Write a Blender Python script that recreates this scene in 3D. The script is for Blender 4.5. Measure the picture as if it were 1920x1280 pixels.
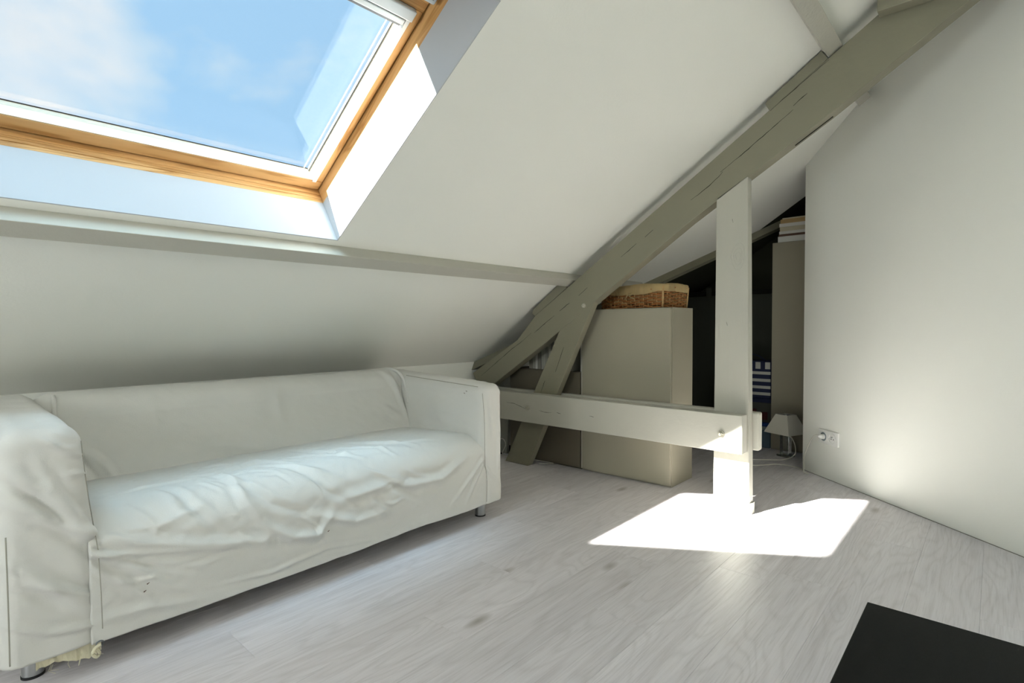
import bpy, bmesh, math, random
import numpy as np
from mathutils import Vector, Matrix, Quaternion
random.seed(7); np.random.seed(7)
for o in list(bpy.data.objects): bpy.data.objects.remove(o)
SC = bpy.context.scene; COL = SC.collection

# ------------------------------------------------------------------ camera
cam = bpy.data.objects.new('camera', bpy.data.cameras.new('camera')); COL.objects.link(cam)
FPX, YAW, PITCH, ROLL = 1015.1, 0.729916, -0.02754, -0.00388
F = Vector((math.cos(YAW)*math.cos(PITCH), math.sin(YAW)*math.cos(PITCH), math.sin(PITCH)))
R = Vector((math.sin(YAW), -math.cos(YAW), 0)); U = R.cross(F)
R2 = math.cos(ROLL)*R + math.sin(ROLL)*U; U2 = -math.sin(ROLL)*R + math.cos(ROLL)*U
cam.matrix_world = Matrix(((R2.x, U2.x, -F.x, 0), (R2.y, U2.y, -F.y, 0), (R2.z, U2.z, -F.z, .93), (0, 0, 0, 1)))
cam.data.sensor_width = 36; cam.data.lens = FPX/1920*36; cam.data.clip_start = .02
SC.camera = cam
# ------------------------------------------------------------------ view, sky, sun, lights
vs = SC.view_settings
SC.display_settings.display_device = 'sRGB'
vs.view_transform = 'Standard'; vs.look = 'None'; vs.gamma = 1; vs.use_curve_mapping = False; vs.exposure = 0.31
SKY = 0.80
W = bpy.data.worlds.new('sky'); SC.world = W; W.use_nodes = True
nt = W.node_tree; nt.nodes.clear()
def N(t, ty, **kw):
    n = t.nodes.new(ty)
    for k, v in kw.items():
        if k.startswith('i_'):
            n.inputs[k[2:].replace('_', ' ')].default_value = v
        else: setattr(n, k, v)
    return n
tc = N(nt, 'ShaderNodeTexCoord')
mp = N(nt, 'ShaderNodeMapping'); mp.inputs['Scale'].default_value = (1, 1, 1.5); mp.inputs['Location'].default_value = (4.42, 2.40, 4.22)
n1 = N(nt, 'ShaderNodeTexNoise', i_Scale=2.3, i_Detail=7.0, i_Roughness=.52, i_Distortion=.25)
cr = N(nt, 'ShaderNodeValToRGB')
cr.color_ramp.elements[0].position = .46; cr.color_ramp.elements[0].color = (.42, .69, .98, 1)
cr.color_ramp.elements[1].position = .64; cr.color_ramp.elements[1].color = (.86, .91, .97, 1)
e = cr.color_ramp.elements.new(.53); e.color = (.60, .79, .97, 1)
bg = N(nt, 'ShaderNodeBackground', i_Strength=SKY); wo = N(nt, 'ShaderNodeOutputWorld')
nt.links.new(tc.outputs['Generated'], mp.inputs['Vector']); nt.links.new(mp.outputs[0], n1.inputs['Vector'])
nt.links.new(n1.outputs['Fac'], cr.inputs[0]); nt.links.new(cr.outputs[0], bg.inputs[0]); nt.links.new(bg.outputs[0], wo.inputs[0])

def lamp(name, kind, energy, color, loc=(0, 0, 0), d=(0, 0, -1), **kw):
    l = bpy.data.lights.new(name, kind); l.energy = energy; l.color = color
    for k, v in kw.items(): setattr(l, k, v)
    o = bpy.data.objects.new(name, l); COL.objects.link(o); o.location = loc
    o.rotation_euler = Vector(d).to_track_quat('-Z', 'Y').to_euler()
    return o
lamp('sun', 'SUN', 46, (1, .96, .90), d=(1.33, -.50, -1), angle=math.radians(.9))
# added soft fill sun, aimed steeply through the skylight to brighten the sofa seat
lamp('skylight_fill', 'SUN', 4.3, (.54, .79, 1), d=(.42, .27, -1), angle=math.radians(32))
# added fill lights behind the camera: rear-slope opening and gable wall, both unseen
A = math.atan(.657); SA, CA = math.sin(A), math.cos(A); K = 2.0824
lamp('fill_rear_slope', 'AREA', 4, (.95, .98, 1), loc=(-.5, -1.83, 2.44), d=(0, SA, -CA), shape='RECTANGLE', size=1.5, size_y=.9)
lamp('fill_gable_wall', 'AREA', 27, (.93, .99, 1), loc=(-1.76, 1.00, 1.08), d=(1, -.12, 0), shape='RECTANGLE', size=1.1, size_y=.9)

# ------------------------------------------------------------------ materials
def mat(name, col, rough=.6, spec=.5, metal=0.0, bump=0.0, bscale=60, bstretch=(1, 1, 1), var=0.0, vscale=3, sheen=0.0, trans=0.0, ior=1.45):
    m = bpy.data.materials.new(name); m.use_nodes = True; t = m.node_tree; b = t.nodes['Principled BSDF']
    b.inputs['Base Color'].default_value = (*col, 1); b.inputs['Roughness'].default_value = rough
    b.inputs['Metallic'].default_value = metal; b.inputs['Specular IOR Level'].default_value = spec
    b.inputs['Sheen Weight'].default_value = sheen; b.inputs['Transmission Weight'].default_value = trans; b.inputs['IOR'].default_value = ior
    c = N(t, 'ShaderNodeTexCoord'); q = N(t, 'ShaderNodeMapping'); q.inputs['Scale'].default_value = bstretch
    t.links.new(c.outputs['Object'], q.inputs[0])
    if bump:
        n = N(t, 'ShaderNodeTexNoise', i_Scale=bscale, i_Detail=5.0, i_Roughness=.6); bp = N(t, 'ShaderNodeBump', i_Strength=bump, i_Distance=.004)
        t.links.new(q.outputs[0], n.inputs[0]); t.links.new(n.outputs['Fac'], bp.inputs['Height']); t.links.new(bp.outputs[0], b.inputs['Normal'])
    if var:
        n = N(t, 'ShaderNodeTexNoise', i_Scale=vscale, i_Detail=4.0); x = N(t, 'ShaderNodeMixRGB')
        x.inputs[1].default_value = (*[v*(1-var) for v in col], 1); x.inputs[2].default_value = (*[min(1, v*(1+var)) for v in col], 1)
        t.links.new(q.outputs[0], n.inputs[0]); t.links.new(n.outputs['Fac'], x.inputs[0]); t.links.new(x.outputs[0], b.inputs['Base Color'])
    return m
M = {}
M['plaster'] = mat('white_plaster', (.80, .80, .73), .85, .25, bump=.12, bscale=90, var=.025, vscale=1.4)
M['wallpaint'] = mat('white_wall_paint', (.80, .805, .74), .8, .25, bump=.10, bscale=70, var=.03, vscale=1.1)
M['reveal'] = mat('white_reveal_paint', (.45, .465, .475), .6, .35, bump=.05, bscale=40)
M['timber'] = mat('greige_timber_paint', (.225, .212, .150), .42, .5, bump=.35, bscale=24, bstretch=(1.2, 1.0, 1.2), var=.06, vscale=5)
M['post'] = mat('lit_post_paint', (.44, .43, .365), .33, .5, bump=.45, bscale=30, bstretch=(2.2, 2.2, .22), var=.05, vscale=5)  # rafter paint lightened: stronger light on the post put into the colour
M['crack'] = mat('crack_shadow', (.02, .018, .014), .95, .1)
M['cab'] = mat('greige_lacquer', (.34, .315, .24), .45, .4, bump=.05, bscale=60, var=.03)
M['cab_low'] = mat('shaded_greige_lacquer', (.155, .135, .098), .5, .4, bump=.05, bscale=60, var=.03)  # greige lacquer darkened: shade on the low cabinet put into its colour
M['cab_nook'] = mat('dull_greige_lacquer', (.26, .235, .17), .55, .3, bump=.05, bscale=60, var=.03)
M['tie'] = mat('lit_timber_paint', (.46, .45, .385), .42, .5, bump=.35, bscale=24, bstretch=(1.2, 1.0, 1.2), var=.05, vscale=5)  # same timber paint, with the brighter light on these beams painted in
M['cabedge'] = mat('pale_edge', (.62, .60, .52), .6, .3)
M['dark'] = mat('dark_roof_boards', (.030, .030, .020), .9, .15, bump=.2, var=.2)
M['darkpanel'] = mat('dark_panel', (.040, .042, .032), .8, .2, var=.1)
M['blackrail'] = mat('black_rail', (.008, .008, .006), .8, .15)
M['tabletop'] = mat('black_brown_foil', (.006, .0068, .0062), .55, .13, bump=.08, bscale=50, bstretch=(1, 8, 8), var=.25, vscale=12)
M['fabric'] = mat('white_cotton', (.625, .62, .58), .92, .2, bump=.25, bscale=260, var=.03, vscale=3.0, sheen=.15)
M['fabric_dirty'] = mat('cream_lining', (.62, .58, .42), .95, .1, bump=.3, bscale=120, var=.15, vscale=20)
M['seam'] = mat('seam_thread', (.34, .33, .28), .9, .1)
M['steel'] = mat('brushed_steel', (.42, .43, .44), .32, .5, metal=.9, bump=.1, bscale=80)
M['rubber'] = mat('dark_rubber', (.03, .03, .03), .8, .2)
M['bolt'] = mat('painted_bolt', (.42, .40, .32), .35, .5)
M['wicker'] = mat('brown_wicker', (.36, .145, .042), .5, .4, bump=.3, bscale=120, var=.45, vscale=26)
M['stake'] = mat('pale_wicker', (.50, .32, .14), .55, .4, var=.3, vscale=30)
M['liner'] = mat('tan_linen', (.43, .315, .15), .95, .1, bump=.4, bscale=160, var=.12, vscale=9, sheen=.1)
M['shade'] = mat('cream_lampshade', (.62, .60, .52), .9, .15, bump=.1, bscale=150)
M['bulb'] = mat('white_bulb', (.8, .8, .8), .3, .5)
M['plastic'] = mat('white_plastic', (.78, .78, .74), .35, .5)
M['cord'] = mat('white_cord', (.70, .68, .60), .5, .4)
M['hole'] = mat('socket_hole', (.02, .02, .02), .6, .3)
M['alu'] = mat('white_aluminium', (.72, .76, .76), .35, .5, metal=.1)
M['greyalu'] = mat('grey_aluminium', (.16, .17, .18), .4, .5, metal=.4)
M['gasket'] = mat('black_gasket', (.02, .02, .022), .7, .3)
M['floorbase'] = mat('underlay', (.05, .045, .04), .9, .1)
M['gap_strip'] = mat('shadow_gap', (.22, .21, .18), .9, .1, var=.4, vscale=20)
for nme, c in (('page', (.60, .55, .44)), ('page_white', (.66, .65, .60)), ('cover_tan', (.42, .29, .14)), ('cover_brown', (.12, .07, .045)), ('cover_white', (.60, .60, .56)),
               ('cover_cream', (.50, .45, .32)), ('mag_grey', (.30, .29, .24)), ('mag_white', (.42, .41, .35)), ('mag_dark', (.05, .05, .04)),
               ('navy', (.010, .014, .040)), ('stripe', (.36, .36, .32)), ('blue', (.012, .045, .16)), ('slate', (.07, .11, .14)), ('darkred', (.06, .012, .01)), ('boxgrey', (.20, .24, .25))):
    M[nme] = mat(nme, c, .7, .3, bump=.05, var=.06)
M['board'] = mat('pale_board', (.40, .40, .35), .7, .3, bump=.05, var=.05)

def glass_pane(name, tint, refl):
    m = bpy.data.materials.new(name); m.use_nodes = True; t = m.node_tree; t.nodes.clear()
    o = N(t, 'ShaderNodeOutputMaterial'); tr = N(t, 'ShaderNodeBsdfTransparent'); tr.inputs[0].default_value = (*tint, 1)
    g = N(t, 'ShaderNodeBsdfGlossy', i_Roughness=0.0); mx = N(t, 'ShaderNodeMixShader'); L = t.links.new
    lw = N(t, 'ShaderNodeLayerWeight', i_Blend=.5); pw = N(t, 'ShaderNodeMath', operation='POWER'); pw.inputs[1].default_value = 5.0
    ma = N(t, 'ShaderNodeMath', operation='MULTIPLY_ADD'); ma.inputs[1].default_value = 1-refl; ma.inputs[2].default_value = refl
    L(lw.outputs['Facing'], pw.inputs[0]); L(pw.outputs[0], ma.inputs[0]); L(ma.outputs[0], mx.inputs[0]); L(tr.outputs[0], mx.inputs[1]); L(g.outputs[0], mx.inputs[2]); L(mx.outputs[0], o.inputs[0])
    return m
M['glass'] = glass_pane('window_glass', (.985, .995, .995), .016)
M['clear'] = mat('clear_glass', (.93, .96, .95), .03, .5, trans=1.0, ior=1.45)

def pine(name, sc):
    m = bpy.data.materials.new(name); m.use_nodes = True; t = m.node_tree; b = t.nodes['Principled BSDF']
    c = N(t, 'ShaderNodeTexCoord'); r = N(t, 'ShaderNodeMapping'); r.inputs['Rotation'].default_value = (A, 0, 0)
    s = N(t, 'ShaderNodeMapping'); s.inputs['Scale'].default_value = sc
    n = N(t, 'ShaderNodeTexNoise', i_Scale=1.0, i_Detail=3.0, i_Distortion=.6)
    w = N(t, 'ShaderNodeMath', operation='MULTIPLY'); w.inputs[1].default_value = 9.0
    f = N(t, 'ShaderNodeMath', operation='PINGPONG'); f.inputs[1].default_value = 1.0
    cr = N(t, 'ShaderNodeValToRGB'); el = cr.color_ramp.elements
    el[0].position = 0; el[0].color = (.70, .43, .185, 1); el[1].position = 1; el[1].color = (.46, .235, .075, 1)
    x = el.new(.62); x.color = (.66, .39, .155, 1)
    t.links.new(c.outputs['Object'], r.inputs[0]); t.links.new(r.outputs[0], s.inputs[0]); t.links.new(s.outputs[0], n.inputs[0])
    t.links.new(n.outputs['Fac'], w.inputs[0]); t.links.new(w.outputs[0], f.inputs[0]); t.links.new(f.outputs[0], cr.inputs[0]); t.links.new(cr.outputs[0], b.inputs['Base Color'])
    b.inputs['Roughness'].default_value = .38
    return m
M['pine_sunlit'] = mat('sunlit_pine', (.66, .60, .48), .5, .4, bump=.05, bscale=30, bstretch=(1, 12, 12), var=.12, vscale=9)  # pine lightened: sunlight on the sash inner face put into the colour
M['pine_x'] = pine('varnished_pine_along', (1.3, 16, 16)); M['pine_s'] = pine('varnished_pine_upright', (16, 1.3, 16))

def oak():
    m = bpy.data.materials.new('greyed_oak_laminate'); m.use_nodes = True; t = m.node_tree; b = t.nodes['Principled BSDF']; L = t.links.new
    c = N(t, 'ShaderNodeTexCoord'); oi = N(t, 'ShaderNodeObjectInfo')
    off = N(t, 'ShaderNodeVectorMath', operation='SCALE'); off.inputs[0].default_value = (37, 91, 13); L(oi.outputs['Random'], off.inputs['Scale'])
    ad = N(t, 'ShaderNodeVectorMath', operation='ADD'); L(c.outputs['Object'], ad.inputs[0]); L(off.outputs[0], ad.inputs[1])
    # broad growth rings (stretched contour lines of a noise field)
    s1 = N(t, 'ShaderNodeMapping'); s1.inputs['Scale'].default_value = (.9, 5.2, 1); L(ad.outputs[0], s1.inputs[0])
    n1 = N(t, 'ShaderNodeTexNoise', i_Scale=1.25, i_Detail=2.0, i_Roughness=.45, i_Distortion=.35); L(s1.outputs[0], n1.inputs[0])
    m1 = N(t, 'ShaderNodeMath', operation='MULTIPLY'); m1.inputs[1].default_value = 30; L(n1.outputs['Fac'], m1.inputs[0])
    p1 = N(t, 'ShaderNodeMath', operation='PINGPONG'); p1.inputs[1].default_value = 1.0; L(m1.outputs[0], p1.inputs[0])
    # fine pores
    s2 = N(t, 'ShaderNodeMapping'); s2.inputs['Scale'].default_value = (7, 210, 1); L(ad.outputs[0], s2.inputs[0])
    n2 = N(t, 'ShaderNodeTexNoise', i_Scale=1.0, i_Detail=4.0, i_Roughness=.65); L(s2.outputs[0], n2.inputs[0])
    # soft streaks
    s3 = N(t, 'ShaderNodeMapping'); s3.inputs['Scale'].default_value = (1.1, 30, 1); L(ad.outputs[0], s3.inputs[0])
    n3 = N(t, 'ShaderNodeTexNoise', i_Scale=1.0, i_Detail=5.0, i_Roughness=.6, i_Distortion=.3); L(s3.outputs[0], n3.inputs[0])
    # knots
    s4 = N(t, 'ShaderNodeMapping'); s4.inputs['Scale'].default_value = (1.5, 4.0, 1); L(ad.outputs[0], s4.inputs[0])
    vo = N(t, 'ShaderNodeTexVoronoi', i_Scale=1.25); L(s4.outputs[0], vo.inputs['Vector'])
    kr = N(t, 'ShaderNodeValToRGB'); kr.color_ramp.elements[0].position = .03; kr.color_ramp.elements[0].color = (1, 1, 1, 1); kr.color_ramp.elements[1].position = .13; kr.color_ramp.elements[1].color = (0, 0, 0, 1)
    L(vo.outputs['Distance'], kr.inputs[0])
    def mix(f, a, bb, fac=None, mode='MIX'):
        x = N(t, 'ShaderNodeMixRGB', blend_type=mode)
        if fac is not None: x.inputs[0].default_value = fac
        else: L(f, x.inputs[0])
        for i, v in ((1, a), (2, bb)):
            if isinstance(v, tuple): x.inputs[i].default_value = (*v, 1)
            else: L(v, x.inputs[i])
        return x.outputs[0]
    def ramp(src, a, bb):
        x = N(t, 'ShaderNodeMapRange'); x.inputs[1].default_value = a; x.inputs[2].default_value = bb; L(src, x.inputs[0]); return x.outputs[0]
    base = mix(ramp(n3.outputs['Fac'], .3, .72), (.615, .578, .590), (.74, .708, .722))
    rr = N(t, 'ShaderNodeMath', operation='MULTIPLY'); rr.inputs[1].default_value = .36; L(ramp(p1.outputs[0], .45, 1.0), rr.inputs[0])
    rings = mix(rr.outputs[0], base, (.50, .465, .465))
    pr = N(t, 'ShaderNodeMath', operation='MULTIPLY'); pr.inputs[1].default_value = .60; L(ramp(n2.outputs['Fac'], .52, .75), pr.inputs[0])
    pores = mix(pr.outputs[0], rings, (.45, .42, .42))
    lr = N(t, 'ShaderNodeMath', operation='MULTIPLY'); lr.inputs[1].default_value = .35; L(ramp(n2.outputs['Fac'], .48, .25), lr.inputs[0])
    pale = mix(lr.outputs[0], pores, (.78, .765, .78))
    km = N(t, 'ShaderNodeMath', operation='MULTIPLY'); km.inputs[1].default_value = .75; L(kr.outputs[0], km.inputs[0])
    kn = mix(km.outputs[0], pale, (.20, .165, .135))
    tn = N(t, 'ShaderNodeMapRange'); tn.inputs[3].default_value = .93; tn.inputs[4].default_value = 1.05; L(oi.outputs['Random'], tn.inputs[0])
    fin = N(t, 'ShaderNodeVectorMath', operation='SCALE'); L(kn, fin.inputs[0]); L(tn.outputs[0], fin.inputs['Scale'])
    L(fin.outputs[0], b.inputs['Base Color'])
    b.inputs['Roughness'].default_value = .38; b.inputs['Specular IOR Level'].default_value = .42
    bp = N(t, 'ShaderNodeBump', i_Strength=.12, i_Distance=.002); L(n2.outputs['Fac'], bp.inputs['Height']); L(bp.outputs[0], b.inputs['Normal'])
    return m
M['oak'] = oak()

# ------------------------------------------------------------------ object helpers
ORG = {}
def tag(o, label=None, cat=None, group=None, kind=None):
    if label: o['label'] = label
    if cat: o['category'] = cat
    if group: o['group'] = group
    if kind: o['kind'] = kind
    return o
def empty(name, loc, label, cat, group=None):
    o = bpy.data.objects.new(name, None); COL.objects.link(o); o.location = loc; o.empty_display_size = .1
    ORG[o.name] = Vector(loc); return tag(o, label, cat, group)
def mesh(name, verts, faces, m, parent=None, smooth=False, bevel=0.0, seg=2):
    """verts in world coordinates"""
    vs_ = [Vector(v) for v in verts]
    if parent is not None: org = ORG[parent.name]
    else:
        xs = [v.x for v in vs_]; ys = [v.y for v in vs_]; zs = [v.z for v in vs_]
        org = Vector(((min(xs)+max(xs))/2, (min(ys)+max(ys))/2, min(zs)))
    me = bpy.data.meshes.new(name); me.from_pydata([v-org for v in vs_], [], faces); 
    bm = bmesh.new(); bm.from_mesh(me)
    bmesh.ops.remove_doubles(bm, verts=bm.verts, dist=1e-6)
    bmesh.ops.recalc_face_normals(bm, faces=bm.faces)
    if bevel: bmesh.ops.bevel(bm, geom=list(bm.edges), offset=bevel, segments=seg, affect='EDGES', profile=.5, clamp_overlap=True)
    if smooth:
        for f in bm.faces: f.smooth = True
    bm.to_mesh(me); bm.free(); me.materials.append(m if not isinstance(m, str) else M[m])
    o = bpy.data.objects.new(name, me); COL.objects.link(o); ORG[o.name] = org
    if parent is not None: o.parent = parent
    else: o.location = org
    return o
BF = [(0, 1, 3, 2), (4, 6, 7, 5), (0, 4, 5, 1), (2, 3, 7, 6), (0, 2, 6, 4), (1, 5, 7, 3)]
def boxv(x0, x1, y0, y1, z0, z1, f=None):
    v = [(x, y, z) for x in (x0, x1) for y in (y0, y1) for z in (z0, z1)]
    return [f(*p) for p in v] if f else v
def box(name, x0, x1, y0, y1, z0, z1, m, parent=None, bevel=0.0, f=None, seg=2):
    return mesh(name, boxv(x0, x1, y0, y1, z0, z1, f), BF, m, parent, bevel=bevel, seg=seg)
class MB:
    def __init__(s): s.v = []; s.f = []
    def add(s, v, f):
        n = len(s.v); s.v += list(v); s.f += [tuple(i+n for i in q) for q in f]
    def box(s, *a, f=None): s.add(boxv(*a, f=f), BF)
    def cyl(s, a, b, r0, r1=None, n=16):
        a, b = Vector(a), Vector(b); r1 = r0 if r1 is None else r1
        q = (b-a).to_track_quat('Z', 'Y'); base = len(s.v)
        for c, r in ((a, r0), (b, r1)):
            for i in range(n):
                t = 2*math.pi*i/n; s.v.append(c + q @ Vector((r*math.cos(t), r*math.sin(t), 0)))
        s.f += [(base+i, base+(i+1) % n, base+n+(i+1) % n, base+n+i) for i in range(n)]
        s.f += [tuple(base+i for i in reversed(range(n))), tuple(base+n+i for i in range(n))]
    def tube(s, pts, r, n=8, closed=False):
        P = [Vector(p) for p in pts]; base = len(s.v); k = len(P)
        up = Vector((0, 0, 1))
        for i, p in enumerate(P):
            d = (P[(i+1) % k if closed else min(i+1, k-1)] - P[(i-1) % k if closed else max(i-1, 0)]).normalized()
            a = d.cross(up)
            if a.length < .05: a = d.cross(Vector((1, 0, 0)))
            a.normalize(); b = a.cross(d)
            for j in range(n):
                t = 2*math.pi*j/n; s.v.append(p + a*(r*math.cos(t)) + b*(r*math.sin(t)))
        for i in range(k if closed else k-1):
            for j in range(n):
                i2 = (i+1) % k
                s.f.append((base+i*n+j, base+i2*n+j, base+i2*n+(j+1) % n, base+i*n+(j+1) % n))
        if not closed: s.f += [tuple(base+j for j in range(n)), tuple(base+(k-1)*n+j for j in reversed(range(n)))]
    def build(s, name, m, parent=None, smooth=False, bevel=0.0): return mesh(name, s.v, s.f, m, parent, smooth, bevel)
def prism_x(name, poly, x0, x1, m, parent=None, bevel=0.0):
    n = len(poly); v = [(x0, y, z) for y, z in poly] + [(x1, y, z) for y, z in poly]
    f = [tuple(range(n)), tuple(range(2*n-1, n-1, -1))] + [(i, (i+1) % n, n+(i+1) % n, n+i) for i in range(n)]
    return mesh(name, v, f, m, parent, bevel=bevel)
def roof(x, s, h): return (x, (K+h)*SA + s*CA, (K+h)*CA - s*SA)        # x along the ridge, s down the slope, h out of the room
def roofm(x, s, h): p = roof(x, s, h); return (x, -1.8-p[1], p[2])      # the mirrored slope behind the camera
def sh(poly): return [roof(0, s, h)[1:] for s, h in poly]
def smooth_curve(pts, n=10):
    P = [Vector(p) for p in pts]; out = []
    for i in range(len(P)-1):
        a = P[max(i-1, 0)]; b = P[i]; c = P[i+1]; d = P[min(i+2, len(P)-1)]
        for j in range(n):
            t = j/n; out.append(.5*((2*b) + (c-a)*t + (2*a-5*b+4*c-d)*t*t + (3*b-a-3*c+d)*t**3))
    return out + [P[-1]]

# ------------------------------------------------------------------ the room shell
X0, X1, Y0, Y1 = -1.8, 4.8, -3.2, 2.86
floor = box('floor', X0-.1, X1+.1, Y0-.1, Y1+.1, -.06, -.009, 'floorbase'); tag(floor, kind='structure')
# planks run along x, rows 19 cm wide
plank_cache = {}
def plank(x0, x1, y0, y1):
    L_, Wd = round(x1-x0, 3), round(y1-y0, 3)
    if (L_, Wd) not in plank_cache:
        g = .00012; c = .0006
        v = [(g, g, -.009), (L_-g, g, -.009), (L_-g, Wd-g, -.009), (g, Wd-g, -.009),
             (g, g, -c), (L_-g, g, -c), (L_-g, Wd-g, -c), (g, Wd-g, -c),
             (g+c, g+c, 0), (L_-g-c, g+c, 0), (L_-g-c, Wd-g-c, 0), (g+c, Wd-g-c, 0)]
        f = [(0, 3, 2, 1)] + [(i, (i+1) % 4, 4+(i+1) % 4, 4+i) for i in range(4)] + [(4+i, 4+(i+1) % 4, 8+(i+1) % 4, 8+i) for i in range(4)] + [(8, 9, 10, 11)]
        me = bpy.data.meshes.new('floor_plank'); me.from_pydata(v, [], f); me.materials.append(M['oak']); plank_cache[(L_, Wd)] = me
    o = bpy.data.objects.new('floor_plank', plank_cache[(L_, Wd)]); COL.objects.link(o); o.parent = floor
    o.location = Vector((x0, y0, 0)) - ORG[floor.name]
ends = {1: 2.775, 4: 1.495, 5: 1.935, 6: 1.09, 7: 1.50, 8: 1.925, 2: 2.17, 3: .78, 0: 2.10, -1: .95, 9: 1.20, 10: 2.05}
PL = 1.29
for r_ in range(-18, 14):
    ya, yb = .215+.19*(r_-1), .215+.19*r_
    ya, yb = max(ya, Y0), min(yb, Y1)
    if yb-ya < .03: continue
    e0 = ends.get(r_, random.uniform(0, PL)) % PL
    x = X0 - ((X0 - e0) % PL)
    while x < X1:
        a, b = max(x, X0), min(x+PL, X1)
        if b-a > .03: plank(a, b, ya, yb)
        x += PL

HX0, HX1, HS0, HS1 = -.21, 1.146, -.13, .93                # the skylight opening
SR, SB = -2.444, 2.14
SLAB0, SLAB1 = .05, .242
def slab(poly, mapf):
    n = len(poly); v = [mapf(x, s, SLAB0) for x, s in poly] + [mapf(x, s, SLAB1) for x, s in poly]
    return v, [tuple(range(n)), tuple(range(2*n-1, n-1, -1))] + [(i, (i+1) % n, n+(i+1) % n, n+i) for i in range(n)]
ce = MB()
DL = lambda s: 3.712 - .879*(s-.96)
for poly in ([(X0-.1, SR), (HX0, SR), (HX0, SB), (X0-.1, SB)], [(HX0, SR), (HX1, SR), (HX1, HS0), (HX0, HS0)], [(HX0, HS1), (HX1, HS1), (HX1, SB), (HX0, SB)],
             [(HX1, SR), (4.36, SR), (4.36, .223), (DL(SB), SB), (HX1, SB)]):
    ce.add(*slab(poly, roof))
mesh_ceiling = mesh('ceiling', ce.v, ce.f, 'plaster'); tag(mesh_ceiling, kind='structure')
ce = MB(); hx0, hx1, hs0, hs1 = -1.3, .3, -1.9, -.9
for poly in ([(X0-.1, SR), (hx0, SR), (hx0, SB), (X0-.1, SB)], [(hx0, SR), (hx1, SR), (hx1, hs0), (hx0, hs0)], [(hx0, hs1), (hx1, hs1), (hx1, SB), (hx0, SB)], [(hx1, SR), (X1+.1, SR), (X1+.1, SB), (hx1, SB)]):
    ce.add(*slab(poly, roofm))
tag(mesh('ceiling', ce.v, ce.f, 'plaster'), kind='structure')
v, f = slab([(4.36, SR), (X1+.1, SR), (X1+.1, SB), (DL(SB), SB), (4.36, .223)], roof)
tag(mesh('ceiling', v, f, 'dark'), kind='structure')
# outer walls
def zc(y): return ((K+.05) - SA*y)/CA if y > -.9 else ((K+.05) - SA*(-1.8-y))/CA
tag(box('wall_back', X0-.1, X1+.1, Y1, Y1+.12, -.06, .86, 'wallpaint'), kind='structure')
def gable(name, x0, x1, m):
    yy = (Y0-.1, Y0-.1, -.9, Y1+.1, Y1+.1); zz = (-.06, zc(Y0-.1)+.06, zc(-.9)+.06, zc(Y1+.1)+.06, -.06)
    return tag(prism_x(name, list(zip(yy, zz)), x0, x1, m), kind='structure')
gable('wall_left', X0-.12, X0, 'wallpaint')
tag(box('wall_rear', X0-.1, X1+.1, Y0-.12, Y0, -.06, 1.72, 'wallpaint'), kind='structure')
wf = MB()
for q in ((.38, 1.62, .56, .61), (.38, 1.62, 1.54, 1.58), (.38, .44, .61, 1.54), (1.56, 1.62, .61, 1.54)): wf.box(X0, X0+.035, *q)
tag(wf.build('fill_light_frame', 'reveal', bevel=.003), kind='structure')  # unseen frame added around the gable fill light, wall behind is closed
# dark panelled end of the storage nook with its rail
EX = 4.62
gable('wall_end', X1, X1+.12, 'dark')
# diagonal partition
WP = Vector((3.843, .921, 0)); WD = Vector((-.657, -.754, 0)).normalized(); WN = Vector((.754, -.657, 0)).normalized()
tr_ = (.921+.9)/.754; te = (.921-Y0)/.754
tl = [(0, 0), (te, 0), (te, zc(Y0)+.05), (tr_, zc(-.9)+.05), (0, zc(.921)+.03)]
v = [tuple(WP+WD*t+Vector((0, 0, z))) for t, z in tl] + [tuple(WP+WD*t+WN*.1+Vector((0, 0, z))) for t, z in tl]
n = 5; f = [tuple(range(n)), tuple(range(2*n-1, n-1, -1))] + [(i, (i+1) % n, n+(i+1) % n, n+i) for i in range(n)]
tag(mesh('wall_right', v, f, 'wallpaint'), kind='structure')
def onwall(t, z, d=0.0): return WP + WD*t - WN*d + Vector((0, 0, z))
# thin dark strip drawn for the shadow gap between partition and planks
v = [onwall(t, z, d) for t in (0, te-.05) for d in (0, .0025) for z in (0, .0025)]
tag(mesh('trim_1', v, BF, 'gap_strip'), kind='structure')

# ------------------------------------------------------------------ purlins and valley beam
def rbox(name, x0, x1, s0, s1, h0, h1, m, parent=None, bevel=0.0, f=roof, seg=2): return box(name, x0, x1, s0, s1, h0, h1, m, parent, bevel, f, seg)
o = rbox('purlin', X0, 3.66, .958, 1.025, 0, .05, 'tie', bevel=.002)
tag(o, 'long greige-painted purlin running under the skylight above the sofa', 'beam')
o = rbox('purlin', X0, 3.47, -.748, -.682, 0, .05, 'post', bevel=.002)
tag(o, 'upper greige-painted purlin meeting the slanting rafter near the top of the room', 'beam')
dirv = Vector((-.879, 1)).normalized(); nv = Vector((dirv.y, -dirv.x))
def vb(a, b, h):
    s_ = .08 + (2.1-.08)*a; x = DL(s_) + nv.x*b*1; return roof(x + 0, s_ + nv.y*b, h)
o = mesh('valley_beam', [vb(a, b, h) for a in (0, 1) for b in (0, .06) for h in (.001, .05)], BF, 'timber'); tag(o, 'slanting greige beam closing the ceiling edge before the dark storage nook', 'beam')

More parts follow.
